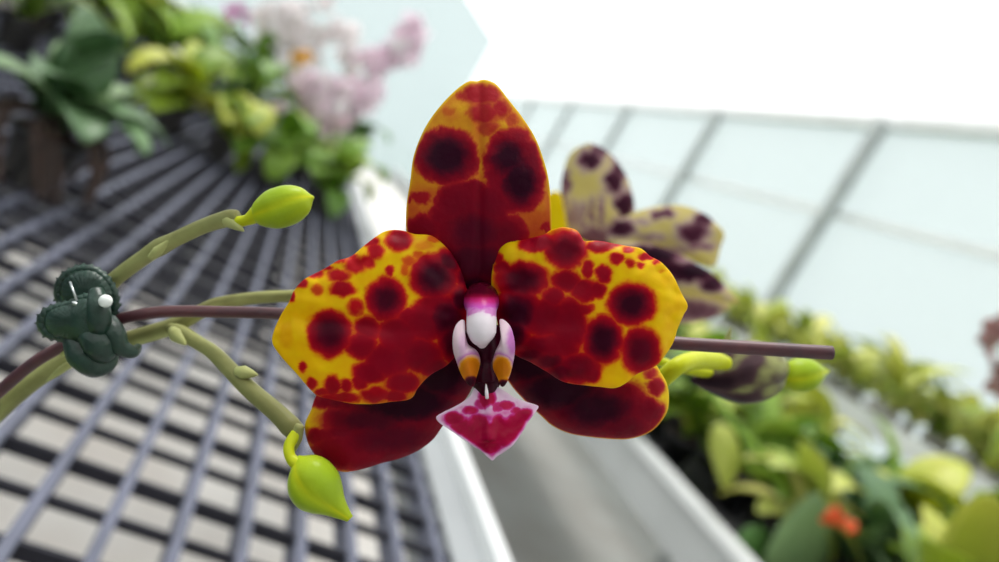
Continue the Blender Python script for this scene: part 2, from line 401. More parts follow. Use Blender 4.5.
# side lobes of the lip, upright cups either side of the column
def lobe(ol, ctr, blobs, sgn):
    def dd(x, y, t): return .1185 - .0030*(1-t*t)*.6 - .002*sm(300, 350, y) + sgn*(x-ctr[0])*.00009
    sheet('side_lobe', ol, ctr, dd, blobs, M['lobe'], bloom, warp=1.2, n=120, rings=30, thick=.0005)
lobe([(463,321),(457,325),(454,336),(454.5,350),(458,362),(462,373),(466,380),(472,386),(475,378),(479,362),(476,352),(467,345),(464,334)], (464,352),
     [(470,369,11,14,.56),(470,381,8,8,1.0),(463,345,4,10,.08)], 1)
lobe([(501,320),(509,326),(513,339),(513.5,352),(511,366),(508,377),(503,386),(499,378),(494,366),(496,354),(501,343),(502.5,332)], (504,350),
     [(502,368,9,13,.56),(511,342,4.5,15,.20),(504,383,6,7,1.0)], -1)

# throat joining lobes and lip
mb = MB()
mb.tube([P(484,334,.1236), P(485,350,.1216), P(486,364,.1206), P(486,376,.1200), P(486.5,384,.1198), P(487,391,.1192), P(487,398,.1184)],
        [.0034,.0030,.0020,.0022,.0024,.0016,.0007], 20, 5, lambda t, a: 1.0)
mb.build('throat', M['lip'], bloom)
mb = MB()
mb.tube([P(487,398,.1165), P(486.6,392,.1162), P(486,384,.1172)], [.0003,.00030,.00008], 10, 5)
mb.build('callus', M['column'], bloom)

# column with white anther cap
def colatt(t, a):
    return (1.0 if t < .18 else .72 if t < .26 else .5 if t < .36 else .36 if t < .46 else .1)
mb = MB()
cp = [P(482,300,.1262), P(481.5,301,.1232), P(481.5,306,.1200), P(481.5,314,.1178), P(481.5,324,.1168), P(481.5,332,.1166), P(481.5,338,.1169), P(482,343,.1173), P(482.3,347,.1176)]
mb.tube(cp, [.0034,.0032,.0026,.00245,.00245,.00240,.0019,.0011,.0005], 28, 6, None)
for i, v in enumerate(mb.v):
    # colour by height in the flower: crimson collar, magenta hood, white cap
    rel = (v-CAM); d = rel.dot(F); py = 281 - rel.dot(UP)/d*FPX; px = 499.5 + rel.dot(RT)/d*FPX
    capline = 313 + 3*abs(px-481.5)/8 + 2*fl(px, py, .3, 3)
    mb.a[i] = .95 - .4*sm(292, 301, py) - .2*sm(300, 309, py) - .34*sm(capline-3, capline+3, py)
    if d > .1235: mb.a[i] = 1.0
mb.build('column', M['column'], bloom)
mb = MB()   # blunt front of the anther cap
mb.ball(P(481.5,327,.1163), .0019, 20, 14, (1,.9,1.25))
mb.build('anther_cap', M['column'], bloom)

# ---- stems
def pxr(r, d): return r*d/FPX
def px_tube(mb, pts, n=16, sub=6, afn=None):
    mb.tube([P(x, y, d) for x, y, d, r in pts], [pxr(r, d) for x, y, d, r in pts], n, sub, afn)

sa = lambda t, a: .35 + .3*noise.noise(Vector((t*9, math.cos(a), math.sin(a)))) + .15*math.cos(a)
mb = MB()
px0 = [(0,410,.146,9),(38,378,.145,9),(72,358,.144,9),(105,346,.143,8.5),(134,338,.142,8.5),(173,326,.141,8.5),(200,312,.141,7.5),(226,302,.142,6.5),(290,296,.143,6.2),(400,300,.144,6),(500,330,.146,6),(600,345,.150,6),(640,338,.165,5.5),(655,318,.225,4)]
low = [base+Vector((.0,.0,.07)), base+Vector((.004,.002,.12)), P(-120,560,.158), P(-50,462,.149)]
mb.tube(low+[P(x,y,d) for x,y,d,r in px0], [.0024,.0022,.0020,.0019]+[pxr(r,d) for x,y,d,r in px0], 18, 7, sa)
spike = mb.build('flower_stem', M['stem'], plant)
# lower branch
mb = MB()
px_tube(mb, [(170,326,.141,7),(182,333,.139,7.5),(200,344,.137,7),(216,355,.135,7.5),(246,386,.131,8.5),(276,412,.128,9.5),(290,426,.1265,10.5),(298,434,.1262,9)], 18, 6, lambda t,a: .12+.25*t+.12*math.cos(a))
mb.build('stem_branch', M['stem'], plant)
def bract(p, q, w, name='bract', a=.1):
    """small pointed scale wrapping a node, from pixel p to pixel q"""
    (x0,y0,d0),(x1,y1,d1) = p, q
    mbx = MB()
    mbx.tube([P(x0,y0,d0), P(x0+(x1-x0)*.35,y0+(y1-y0)*.35,d0+(d1-d0)*.35), P(x0+(x1-x0)*.7,y0+(y1-y0)*.7,d0+(d1-d0)*.7), P(x1,y1,d1)], [pxr(w*.6,d0), pxr(w,d0), pxr(w*.6,d0), pxr(.6,d0)], 12, 4, lambda t, an: a)
    return mbx.build(name, M['stem'], plant)
bract((236,371,.131),(258,375,.130), 7.0)
bract((172,330,.139),(186,345,.136), 7.5)
bract((300,425,.125),(288,461,.1255), 7, a=.3)
bract((150,258,.131),(172,238,.130), 5.0)
bract((222,216,.127),(244,231,.1255), 7.0)
bract((70,363,.139),(46,382,.139), 4)
bract((62,355,.1375),(86,341,.137), 4, a=0)
# upper branch
mb = MB()
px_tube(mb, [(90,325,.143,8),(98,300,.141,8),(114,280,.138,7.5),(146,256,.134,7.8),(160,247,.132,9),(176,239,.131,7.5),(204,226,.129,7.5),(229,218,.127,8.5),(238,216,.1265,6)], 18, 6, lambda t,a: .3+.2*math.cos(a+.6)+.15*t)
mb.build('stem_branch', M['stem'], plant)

def bud(name, p0, p1, prof, matl=None, depth=(.125,.125), ribs=3, afn=None, stalk=None, parent=plant, spl=None):
    mbx = MB()
    q0, q1 = P(*p0, depth[0]), P(*p1, depth[1]); n = 40; k = 30
    ax = (q1-q0).normalized(); L = (q1-q0).length
    s1 = ax.cross(F).normalized(); s2 = ax.cross(s1)
    vs, at = [], []
    for i in range(n+1):
        t = i/n; f = t*(len(prof)-1); j = min(int(f), len(prof)-2); ff = f-j
        pr = [prof[max(j-1,0)], prof[j], prof[j+1], prof[min(j+2,len(prof)-1)]]
        r = 0.5*((2*pr[1])+(-pr[0]+pr[2])*ff+(2*pr[0]-5*pr[1]+4*pr[2]-pr[3])*ff*ff+(-pr[0]+3*pr[1]-3*pr[2]+pr[3])*ff**3)
        r = max(.05, r)*depth[0]/FPX
        bend = (spl or 0)*math.sin(PI*t)*depth[0]/FPX
        for m_ in range(k):
            a = 2*PI*m_/k
            g = abs(math.sin(ribs*a/2+.5+t*.5))
            rr = r*(1-.20*(1-g)**5*math.sin(PI*min(1,t*1.05)))
            vs.append(q0+ax*L*t+s1*bend+rr*(math.cos(a)*s1+math.sin(a)*s2))
            at.append(afn(t, a, g) if afn else .35+.25*math.sin(PI*t)-.45*(1-g)**3)
    fs = [(i*k+m_, i*k+(m_+1)%k, (i+1)*k+(m_+1)%k, (i+1)*k+m_) for i in range(n) for m_ in range(k)]
    fs += [tuple(range(k))[::-1], tuple(n*k+m_ for m_ in range(k))]
    mbx.add(vs, fs, at)
    if stalk: px_tube(mbx, stalk, 14, 6, lambda t,a: .15)
    return mbx.build(name, matl or M['bud'], parent)
bud('bud', (296,458), (350,519), [4,17,24,26,25,20,13,8,4], depth=(.1225,.1215), stalk=[(296,434,.125,6),(289,446,.1235,5.5),(291,458,.1225,5.5),(300,466,.122,8)], spl=-4)
bud('bud', (250,217), (314,197), [4,12,17,20,20.5,20,17.5,12,1], depth=(.126,.1265), stalk=[(236,222,.1265,5.5),(247,220,.126,5.5),(256,215,.126,9)])
bud('bud', (778,378), (830,371), [3,13,17,17,14,7,.5], depth=(.165,.168), stalk=[(655,360,.15,5),(700,372,.158,5),(778,378,.165,4)])
# wilted bud with its thick yellow-green stalk
bud('wilted_bud', (784,366), (692,381), [9,23,29,31,30,26,19,11,2], M['wilt'], depth=(.165,.160), ribs=5,
    afn=lambda t,a,g: (.42)+.5*sm(.15,.75,t)*(.5+.5*math.sin(5*a+t*9))+.35*sm(.55,1,t)-.1*(1-g)+.3*noise.noise(Vector((t*6,math.cos(a)*2,math.sin(a)*2))), spl=0)
mb = MB()
px_tube(mb, [(600,352,.150,7),(640,395,.143,8),(662,379,.139,9),(678,366,.138,9),(697,360,.145,9.5),(716,361,.152,9),(726,363,.155,7)], 18, 6, lambda t,a: .12)
mb.build('bud_stalk', M['bud'], plant)
bract((725,350,.158),(731,327,.158), 4, a=.3)

# rear bloom seen from the side
mb = MB(); mb.tube([P(655,318,.225), P(652,290,.248), P(645,262,.249)], [.0014,.0015,.003], 14)
rb = mb.build('rear_bloom', M['stem'], plant)
def dr(base_d, kx, ky, cx, cy, dome=.003):
    return lambda x, y, t: base_d + kx*(x-cx) + ky*(y-cy) - dome*(1-t*t) + .0006*fl(x, y, .05, 41)
sheet('petal', [(561,190),(565,166),(571,153),(579,147),(590,143.5),(600,147),(611,155),(620,166),(627,178),(633,198),(634,215),(628,232),(645,262),(620,262),(590,250),(575,238),(565,220)], (600,200), dr(0.250,0,0,600,200),
      [(590,161,15,13,.86),(600,150,12,8,.62),(613,182,12,14,.84),(620,165,10,16,.7),(625,204,12,16,.84),(563,190,5,25,.5),(575,215,10,16,.42),(592,215,3,22,.5),(601,215,3,24,.48),(584,220,3,20,.45),(620,228,14,10,.82),(598,240,30,14,.55),(568,180,4,14,.6)], M['rear'], rb, warp=5, n=140, rings=40)
sheet('petal', [(611,226),(632,214),(655,207),(682,206),(704,214),(716,224),(724,234),(720,248),(714,266),(697,262),(682,255),(655,248),(630,250),(608,242)], (670,230), dr(0.242,.00002,0,670,230),
      [(693,232,19,13,.72),(703,219,11,8,.7),(662,214,14,6,.66),(620,229,16,11,.84),(700,246,18,5,.5),(650,236,18,4,.42),(672,250,24,5,.4),(640,222,14,4,.4)], M['rear'], rb, warp=4, n=140, rings=36)
sheet('sepal', [(615,243),(640,243),(664.5,248),(689.5,260),(714,275),(728,290),(738,303),(718,300),(695,295),(670,286),(640,275),(620,262)], (676,268), dr(0.232,.00002,0,670,270,.002),
      [(650,256,42,14,1.05),(690,272,34,13,1.0),(712,284,17,9,.9),(700,297,20,3,-.1),(727,297,6,4,.3),(660,270,40,12,.9)], M['rear'], rb, warp=3, n=140, rings=30)
sheet('sepal', [(650,280),(682,288),(705,296),(730,305),(720,314),(707,319.5),(682,324),(655,322),(640,300)], (682,305), dr(0.239,0,0,680,305,.001),
      [(682,310,40,12,.56),(700,312,22,9,.58),(655,305,25,18,.66)], M['rear'], rb, warp=3, n=120, rings=24)
sheet('petal', [(545,200),(550,193),(556,191),(561,195),(563,210),(566,228),(590,244),(635,250),(640,268),(600,270),(565,262),(545,245),(541,222)], (570,248), dr(.244,0,0,553,225,.0015), [(600,260,40,12,.6)], M['yellowtip'], rb, n=80, rings=20)
# pot and leaves of the orchid (below the picture)
def leaf_mesh(name, L, Wd, arch, fold=.25, lift=.9, nl=14, nw=6, tip=1.0, wav=0):
    vs, fs = [], []
    p = Vector((0,0,0)); ang = lift
    for i in range(nl+1):
        t = i/nl
        w = Wd*.5*(math.sin(PI*min(1, .12+.88*t)**tip)**.65 if t < 1 else .02)
        w = max(w, Wd*.03)
        for j in range(nw+1):
            s = j/nw*2-1
            up = Vector((0,-math.sin(ang),math.cos(ang)))
            vs.append(p+Vector((s*w,0,0))+up*(abs(s)**1.3*w*fold + wav*w*math.sin(t*9+s*2)))
        p = p+Vector((0,math.cos(ang),math.sin(ang)))*(L/nl)
        ang -= arch/nl
    n1 = nw+1
    for i in range(nl):
        for j in range(nw): fs.append((i*n1+j, i*n1+j+1, (i+1)*n1+j+1, (i+1)*n1+j))
    me = bpy.data.meshes.new(name); me.from_pydata([tuple(v) for v in vs], [], fs)
    me.polygons.foreach_set('use_smooth', [True]*len(fs)); me.update()
    return me
def add_leaf(me, parent, loc, rz, tilt=0, sc=1, name='leaf', matl=None):
    o = bpy.data.objects.new(name, me); COL.objects.link(o); o.parent = parent
    o.location = loc; o.rotation_euler = (tilt, 0, rz); o.scale = (sc, sc, sc)
    return o
def leafset(matl, specs, nm):
    out = []
    for i, sp in enumerate(specs):
        me = leaf_mesh(nm, *sp); me.materials.append(matl)
        bm = bmesh.new(); bm.from_mesh(me)
        bmesh.ops.solidify(bm, geom=bm.faces[:], thickness=.0012); bm.to_mesh(me); bm.free()
        me.polygons.foreach_set('use_smooth', [True]*len(me.polygons))
        out.append(me)
    return out
LS = {k: leafset(M[mn], [(.16,.045,1.5),(.13,.05,1.1),(.11,.042,.9),(.18,.04,1.9),(.10,.05,1.4)], 'leaf')
      for k, mn in dict(A='leafA', B='leafB', C='leafC', D='leafD', E='leafE').items()}

for k, mn in dict(A='leafA', B='leafB', C='leafC', D='leafD', E='leafE').items():
    LS[k+'w'] = leafset(M[mn], [(.13,.066,2.0,.2,.7),(.11,.062,1.6,.2,.5),(.10,.058,1.2,.2,.9),(.15,.06,2.3,.2,.8),(.09,.055,2.2,.2,.3)], 'leaf')
def lathe(prof, n=20):
    vs = [Vector((r*math.cos(2*PI*k/n), r*math.sin(2*PI*k/n), z)) for r, z in prof for k in range(n)]
    fs = [(i*n+k, i*n+(k+1)%n, (i+1)*n+(k+1)%n, (i+1)*n+k) for i in range(len(prof)-1) for k in range(n)]
    fs.append(tuple(range(n))[::-1]); fs.append(tuple((len(prof)-1)*n+k for k in range(n)))
    return vs, fs
def pot_mesh(r, h, matl):
    vs, fs = lathe([(r*.72,0),(r*.95,h*.85),(r,h*.86),(r*1.04,h),(r*.96,h),(r*.93,h*.9),(r*.6,h*.9)])
    me = bpy.data.meshes.new('pot'); me.from_pydata([tuple(v) for v in vs], [], fs); me.materials.append(matl)
    me.polygons.foreach_set('use_smooth', [True]*len(fs)); me.update(); return me
def mix_mesh(r, h):
    vs, fs = [], []
    mbx = MB(); rr = random.Random(3)
    mbx.ball((0,0,h*.86), r*.93, 14, 8, (1,1,.22))
    for i in range(26):
        a = rr.random()*6.3; q = r*.85*math.sqrt(rr.random())
        mbx.ball((q*math.cos(a), q*math.sin(a), h*.95+rr.random()*.006), r*.16, 6, 5, (1,rr.uniform(.6,1),.6))
    me = bpy.data.meshes.new('potting_mix'); me.from_pydata([tuple(v) for v in mbx.v], [], mbx.f); me.materials.append(M['moss']); me.update(); return me
POT = pot_mesh(.04, .065, M['pot']); POTW = pot_mesh(.04, .065, M['clay']); MIX = mix_mesh(.04, .065)
def inst(name, me, parent, loc=(0,0,0), rz=0, sc=1):
    o = bpy.data.objects.new(name, me); COL.objects.link(o); o.parent = parent; o.location = loc; o.rotation_euler.z = rz; o.scale = (sc,)*3
    return o
inst('pot', POT, plant); inst('potting_mix', MIX, plant)
for k, a in enumerate([.4, 3.4, 1.0, 3.9, .1]):
    add_leaf(LS['A'][k], plant, (0,0,.066), a, .1, .9)

# ---- support rod
rod = empty('support_rod', tuple(P(0,391,.137)), 'thin brown plastic-coated support rod running behind the big bloom, cut end at right', 'plant support')
rodbase = base + Vector((.02,.012,0))
rod.location = Vector((rodbase.x, rodbase.y, .86))
mb = MB()
rp_ = [(0,391,.139,6),(32,364,.138,6),(64,345,.1375,6),(90,330,.137,6),(112,321,.136,6),(160,312,.135,6),(224,312,.1345,6),(285,314,.134,6),(400,322,.133,6.3),(560,335,.132,6.6),(672,343,.131,6.8),(760,348.5,.130,7),(826,352.6,.129,7.2),(829,352.8,.129,7.0)]
mb.tube([Vector((rodbase.x,rodbase.y,.82)), P(-130,530,.150), P(-50,435,.141)] + [P(x,y,d) for x,y,d,r in rp_], [.0011,.0011,.0011]+[pxr(r,d) for x,y,d,r in rp_], 18, 6)
mb.build('rod', M['rod'], rod)

# ---- green clip
DC = .133
clip = empty('butterfly_clip', tuple(P(92,330,DC)), 'dark green plastic butterfly clip with white pearls gripping the stems', 'clip')
def wing(pts, ctr, d, slope, rings=16):
    ol = spline_closed(pts, 200); c = Vector(ctr); vs = []; n = 200
    sgn = []
    for r in range(rings+1):
        t = r/rings
        for k in range(n):
            if r == 0 and k > 0: break
            scal = 1 + .035*math.sin(k*2*PI/200*26)*t**6
            q = c+(ol[k]-c)*t*scal
            rid = .0003*math.sin(k*2*PI/200*26)*t*t
            vs.append(P(q.x, q.y, d + slope[0]*(q.x-c.x)+slope[1]*(q.y-c.y) - .0022*(1-t*t) + rid + .0008*math.exp(-((t-.8)/.06)**2)))
    fs = [(0,1+k,1+(k+1)%n) for k in range(n)]
    for r in range(1, rings):
        a = 1+(r-1)*n; b = a+n
        for k in range(n): fs.append((a+k,b+k,b+(k+1)%n,a+(k+1)%n))
    o = mesh('wing', vs, fs, M['clip'], clip)
    md = o.modifiers.new('thickness','SOLIDIFY'); md.thickness = .0011
    return o
wing([(60,300),(59,286),(66,275),(80,268),(95,269),(108,279),(116,293),(117,308),(110,318),(98,318),(84,306),(70,303)], (88,292), .1345, (0,.00004))
wing([(41,324),(44,314),(56,308),(72,304),(90,296),(104,303),(108,318),(104,334),(92,344),(74,342),(60,337),(48,334)], (78,320), .1315, (-.00001,.00003))
mb = MB()
mb.tube([P(96,290,.1310), P(98,305,.1300), P(99,322,.1300), P(98,335,.1315)], [.0012,.0020,.0021,.0015], 16)
mb.build('hinge', M['clip'], clip)
mb = MB()
mb.tube([P(76,338,.1325),P(82,354,.1320),P(96,364,.1325),P(108,360,.134),P(112,345,.137)], [.0022,.0027,.0026,.0018,.0009], 14)
mb.tube([P(88,330,.1315),P(100,345,.1312),P(104,358,.1325)], [.0022,.0030,.0018], 14)
mb.build('jaw', M['clip'], clip)
mb = MB()
mb.tube([P(106,322,.1325),P(114,333,.1318),P(120,346,.1320),P(132,352,.1335),P(138,347,.1375)], [.0019,.0020,.0017,.0012,.0007], 14)
mb.build('jaw', M['clip'], clip)
mb = MB(); mb.ball(P(105.5,301,.1278), pxr(6.6,.1278), 18, 12); mb.build('pearl_or_glint', M['pearl_or_glint'], clip)
mb = MB(); mb.ball(P(77,304,.1292), pxr(3.6,.1288), 18, 12, (1.5,1,.7)); mb.build('pearl_or_glint', M['steel'], clip)  # flattened steel bead modelling a glint on the clip
mb = MB(); mb.tube([P(70,282,.1300),P(77,301,.1290)], pxr(1.3,.129), 8, 1); mb.build('antenna', M['steel'], clip)

# ------------------------------------------------------------------ benches
ZT = .80
def bench(name, x0, x1, y0, y1, z, label, cell=.040, grate=True, lipw=.05, legz=0, face=.075):
    b = empty(name, ((x0+x1)/2, (y0+y1)/2, 0), label, 'bench')
    if grate:
        g = MB(); h_ = MB(); off = x1-lipw
        k = 0
        while off-.012-k*cell > x0+.04:
            x = off-.022-k*cell; g.box((x-.0036,y0+.03,z-.022),(x+.0036,y1-.03,z)); k += 1
        g.build('grate', M['grate'], b, smooth=False)
        k = 0; y = y0+.05
        while y < y1-.04:
            tall = k % 2 == 0
            h_.box((x0+.03,y-.0017,z-(.0125 if tall else .0082)),(off,y+.0017,z-.0012)); y += cell*1.12; k += 1
        h_.build('cross_bars', M['gratedark'], b, smooth=False)
    else:
        g = MB(); g.box((x0+.01,y0+.01,z-.02),(x1-.01,y1-.01,z)); g.build('bench_top', M['pot'], b, smooth=False)
    return b
left_bench = bench('slatted_bench', -2.40, .322, -.75, 6.5, ZT, 'grey plastic grid bench with white metal edge on the left', .040)
e = MB()   # right-hand edge profile of left bench: flat ledge then raised lip
e.box((.262,-.75,ZT-.06),(.299,6.5,ZT+.001)); e.build('ledge', M['ledge'], left_bench, smooth=False)
e = MB(); e.box((.299,-.75,ZT-.075),(.313,6.5,ZT+.014)); e.build('edge_rail', M['alu'], left_bench, smooth=False)
e = MB(); e.box((-2.40,-.75,ZT-.06),(-2.36,6.5,ZT+.012)); e.build('edge_rail', M['alu'], left_bench, smooth=False)
for yy in (-.75, 6.47):
    e = MB(); e.box((-2.36,yy,ZT-.06),(.262,yy+.03,ZT+.001)); e.build('end_rail', M['alu'], left_bench, smooth=False)
for yy in (-.6, 2.7, 6.3):
    for xx in (-2.2, -1.2, -.1):
        e = MB(); e.box((xx-.02,yy-.02,0),(xx+.02,yy+.02,ZT-.03)); e.build('leg', M['alugrey'], left_bench, smooth=False)

right_bench = empty('plant_bench', (1.3,1.6,0), 'white-edged metal bench on the right crowded with leafy orchids', 'bench')
XR = .765
e = MB(); e.box((XR,-.75,ZT-.075),(XR+.004,5.6,ZT+.004)); e.box((XR+.004,-.75,ZT-.075),(XR+.03,5.6,ZT-.07)); e.build('side_panel', M['alugrey'], right_bench, smooth=False)
e = MB(); e.box((XR-.006,-.75,ZT+.002),(XR+.026,5.6,ZT+.016)); e.build('edge_rail', M['alu'], right_bench, smooth=False)
e = MB(); e.box((XR+.024,-.74,ZT-.03),(1.62,5.59,ZT-.008)); e.build('bench_top', M['pot'], right_bench, smooth=False)
for yy in (-.6, 5.3):
    for xx in (1.05, 1.55):
        e = MB(); e.box((xx-.02,yy-.02,0),(xx+.02,yy+.02,ZT-.03)); e.build('leg', M['alugrey'], right_bench, smooth=False)
ZU = 1.05
upper = empty('upper_bench', (2.2,3,0), 'raised bench with pale metal edge behind the right bench', 'bench')
e = MB(); e.box((1.74,-.4,ZU-.05),(1.775,9,ZU+.01)); e.build('edge_rail', M['alu'], upper, smooth=False)
e = MB(); e.box((1.775,-.4,ZU-.03),(2.7,9,ZU-.01)); e.build('bench_top', M['alugrey'], upper, smooth=False)
for yy in (-.2, 2.5, 5.5, 8.7):
    for xx in (2.2, 2.6):
        e = MB(); e.box((xx-.02,yy-.02,0),(xx+.02,yy+.02,ZU-.03)); e.build('leg', M['alugrey'], upper, smooth=False)

# ------------------------------------------------------------------ background plants
def spikepath(pts, r=.002): 
    mbx = MB(); mbx.tube(pts, [r*1.3]+[r]*(len(pts)-2)+[r*.6], 8, 4); return mbx
def bloom_mesh(matl, size=.02, lipm=None):
    mbx = MB(); rr = random.Random(11)
    for k in range(5):
        a = 2*PI*k/5 + .3
        L = size*(1.0 if k % 2 else .9); wd = size*.42
        vs, fs = [], []
        for i in range(6):
            t = i/5; w = wd*math.sin(PI*(.1+.85*t))**.8
            for j in range(4):
                s = j/3*2-1
                x = t*L; y = s*w; z = .25*size*math.sin(t*2.6)-.10*size*abs(s)
                vs.append((x*math.cos(a)-y*math.sin(a), x*math.sin(a)+y*math.cos(a), z))
        for i in range(5):
            for j in range(3): fs.append((i*4+j,(i+1)*4+j,(i+1)*4+j+1,i*4+j+1))
        mbx.add(vs, fs)
    mbx.ball((0,0,size*.14), size*.17, 8, 6)
    me = bpy.data.meshes.new('bloom'); me.from_pydata([tuple(v) for v in mbx.v], [], mbx.f); me.materials.append(matl)
    bm = bmesh.new(); bm.from_mesh(me); bmesh.ops.solidify(bm, geom=bm.faces[:], thickness=.0008); bm.to_mesh(me); bm.free()
    me.polygons.foreach_set('use_smooth', [True]*len(me.polygons)); me.update(); return me
BL = {k: bloom_mesh(M[k]) for k in ('pinkwhite','white','magenta','yellow','orange')}

def potted(x, y, z, kind, label, group=None, n=7, sc=1.0, rnd=None, pot=POT, psc=1.0, lean=(-.1,.5), rz=0, name='potted_orchid', cat='potted plant'):
    rr = rnd or random
    t = empty(name, (x,y,z), label, cat, group); t.rotation_euler.z = rz
    inst('pot', pot, t, sc=psc); inst('potting_mix', MIX, t, sc=psc)
    for k in range(n):
        a = (k % 2)*PI + rr.uniform(-.7,.7)
        add_leaf(rr.choice(LS[kind]), t, (0,0,.062*psc+.004*k*sc), a, rr.uniform(*lean), sc*rr.uniform(.75,1.2))
    return t
def spike_with_blooms(t, tip, kind, n=12, bs=1.0, spread=.02, start=.45, seed=1, first=None):
    """flowering stalk from plant t to world point tip, blooms crowd its upper end"""
    rr = random.Random(seed)
    rel = Vector(tip) - t.location
    rot = Matrix.Rotation(-t.rotation_euler.z, 3, 'Z'); rel = rot @ rel
    b0 = Vector((0,0,.06)); mid = b0.lerp(rel,.5)+Vector((0,0,.03))
    mbx = spikepath([b0, b0.lerp(mid,.5)+Vector((.004,0,.008)), mid, mid.lerp(rel,.55)+Vector((0,0,.008)), rel])
    s = mbx.build('flower_spike', M['stalk'], t, local=True)
    for k in range(n):
        u = start+(1-start)*k/max(1,n-1)
        p = (b0.lerp(mid,u*2) if u < .5 else mid.lerp(rel,u*2-1)) + Vector((rr.uniform(-1,1),rr.uniform(-1,1),rr.uniform(-1,1)))*spread
        o = bpy.data.objects.new('bloom', BL[kind]); COL.objects.link(o); o.parent = s; o.location = p
        o.rotation_euler = (rr.uniform(.6,2.0), rr.uniform(-.5,.5), rr.uniform(-1.4,1.4)); o.scale = (bs*rr.uniform(.8,1.15),)*3
    return s

# big leafy plant at the far left
def clampG(x, y, z, x0, x1, y1):
    v = P(x, y, 1)-CAM
    if v.z > -1e-3: v.z = -1e-3
    q = CAM+v*((z-CAM.z)/v.z); q.x = max(x0, min(x1, q.x)); q.y = min(y1, q.y); q.z = z
    return q
q = G(28,182,ZT)
pl = potted(q.x,q.y,ZT,'C','leafy orchid with broad grey-green leaves at the left edge of the grid bench', n=0, psc=1.05)
for k,(a,ti,sc,j) in enumerate([(-1.2,.55,1.1,0),(-1.9,.5,1.0,0),(1.2,.3,1.1,0),(-.6,.7,1.0,1),(2.2,.5,1.1,1),(-1.5,.9,1.2,2),(.3,.6,1.1,3),(-2.6,.3,1.0,1),(-.9,.1,.9,0),(3.0,.7,1.0,1),(-1.7,.75,1.2,4),(-.2,.4,1.1,0),(.9,.9,1.2,2),(-2.2,.95,1.1,2)]):
    add_leaf(LS['Cw'][j], pl, (0,0,.068+.003*k), a, ti, sc*1.1)
mb = MB(); rr = random.Random(5)
for k in range(22):
    a = rr.random()*6.3
    mb.tube([(.02*math.cos(a),.02*math.sin(a),.09),(.06*math.cos(a),.06*math.sin(a),.08),(.07*math.cos(a+.3),.07*math.sin(a+.3),.04),(.068*math.cos(a+.5),.068*math.sin(a+.5),.004)], .0034, 6, 3)
mb.build('aerial_roots', M['roots'], pl, local=True)

cl = [ # pixel of pot base, leaf kind, leaf scale, label
 (165,128,'Bw',1.5,'yellow-green leafed orchid at the left end of the clump on the grid bench',9),
 (215,158,'Bw',1.45,'orchid with broad yellowing leaves at the front of the left bench clump',9),
 (262,182,'Dw',1.4,'bright green leafed orchid at the front middle of the left bench clump',10),
 (318,208,'Dw',1.35,'green orchid in a dark pot beside the white bench edge',10),
 (235,118,'Dw',1.9,'dense green orchid behind the front row on the left bench',10),
 (110,62,'Bw',2.2,'lime-leaved plant at the back left under the pale pink spike',10),
 (285,140,'Aw',1.8,'mid-green orchid carrying white flowers behind the front row',10),
 (185,72,'Dw',2.6,'bushy green orchid with a magenta flower far back on the left bench',11),
 (338,170,'Aw',1.7,'orchid with tall pale pink flower spikes near the end of the left bench',10),
 (40,30,'Bw',2.6,'lime-leaved plant with white flowers in the top left corner',10),
 (190,105,'Aw',1.9,'mid-green leafy orchid at the back of the left bench clump',10),
 (250,85,'Dw',2.6,'large bright green orchid at the very back of the clump',10),
 (325,125,'Dw',2.0,'leafy orchid with white flowers close to the far bench edge',10),
 (150,90,'Dw',2.0,'bright leafy orchid between the lime plant and the clump',10),
 (295,178,'Bw',1.4,'yellowing orchid squeezed behind the bench-edge plants',9),
 (80,40,'Aw',2.6,'dark leafy plant in the far left row',10),
 (300,95,'Aw',2.6,'leafy plant with white flower spikes at the far end of the left bench',10),
 (12,48,'Dw',2.2,'green leafy plant in the far left corner behind the grey-green orchid',10),
 (215,60,'Bw',3.0,'yellow-green plant in the last row of the left bench',10),
]
CP = []
for i,(x,y,k,s,lab,n) in enumerate(cl):
    q = clampG(x,y,ZT,-2.25,.22,6.3); rr = random.Random(20+i)
    for _ in range(12):      # keep pots from standing in one another
        if any((q-p.location).length < .09 for p in CP): q.x -= .02; q.y += .03
    q.y = min(q.y, 6.2)
    CP.append(potted(q.x,q.y,ZT,k,lab,n=n+5,sc=s*.95,rnd=rr,rz=rr.random()*3,psc=min(1.2,s*.65),lean=(-.15,.75)))
def at(x,y,p): # world point at pixel on the depth of plant p
    d = (p.location-CAM).dot(F); return P(x,y,d)
def fs(i, x, y, kind, n, px, st, seed):
    """spike on plant i whose tip is seen at x, y; px = bloom radius as seen"""
    p = CP[i]; d = (p.location-CAM).dot(F); sz = px*d/FPX/.02
    return spike_with_blooms(p, at(x,y,p), kind, n, sz, sz*.024, st, seed)
fs(5, 136, 2, 'pinkwhite', 16, 11, .55, 1)
fs(2, 312, 82, 'pinkwhite', 16, 12, .60, 2)
fs(3, 328, 78, 'pinkwhite', 20, 11, .45, 3)
fs(8, 362, 62, 'pinkwhite', 30, 11, .25, 4)
fs(6, 282, 20, 'white', 22, 11, .5, 5)
fs(11, 300, 12, 'white', 18, 11, .4, 15)
fs(12, 350, 30, 'white', 16, 10, .55, 25)
fs(16, 330, 5, 'white', 20, 11, .4, 35)
fs(16, 262, 5, 'white', 16, 10, .5, 45)
fs(12, 375, 95, 'pinkwhite', 18, 11, .4, 55)
fs(4, 304, 62, 'yellow', 3, 9, .985, 6)
fs(7, 237, 12, 'magenta', 5, 10, .95, 7)
fs(9, 8, 8, 'white', 10, 10, .8, 8)
fs(1, 185, 62, 'white', 2, 9, .95, 9)
q = clampG(392,160,ZT,-2,.22,5.6)
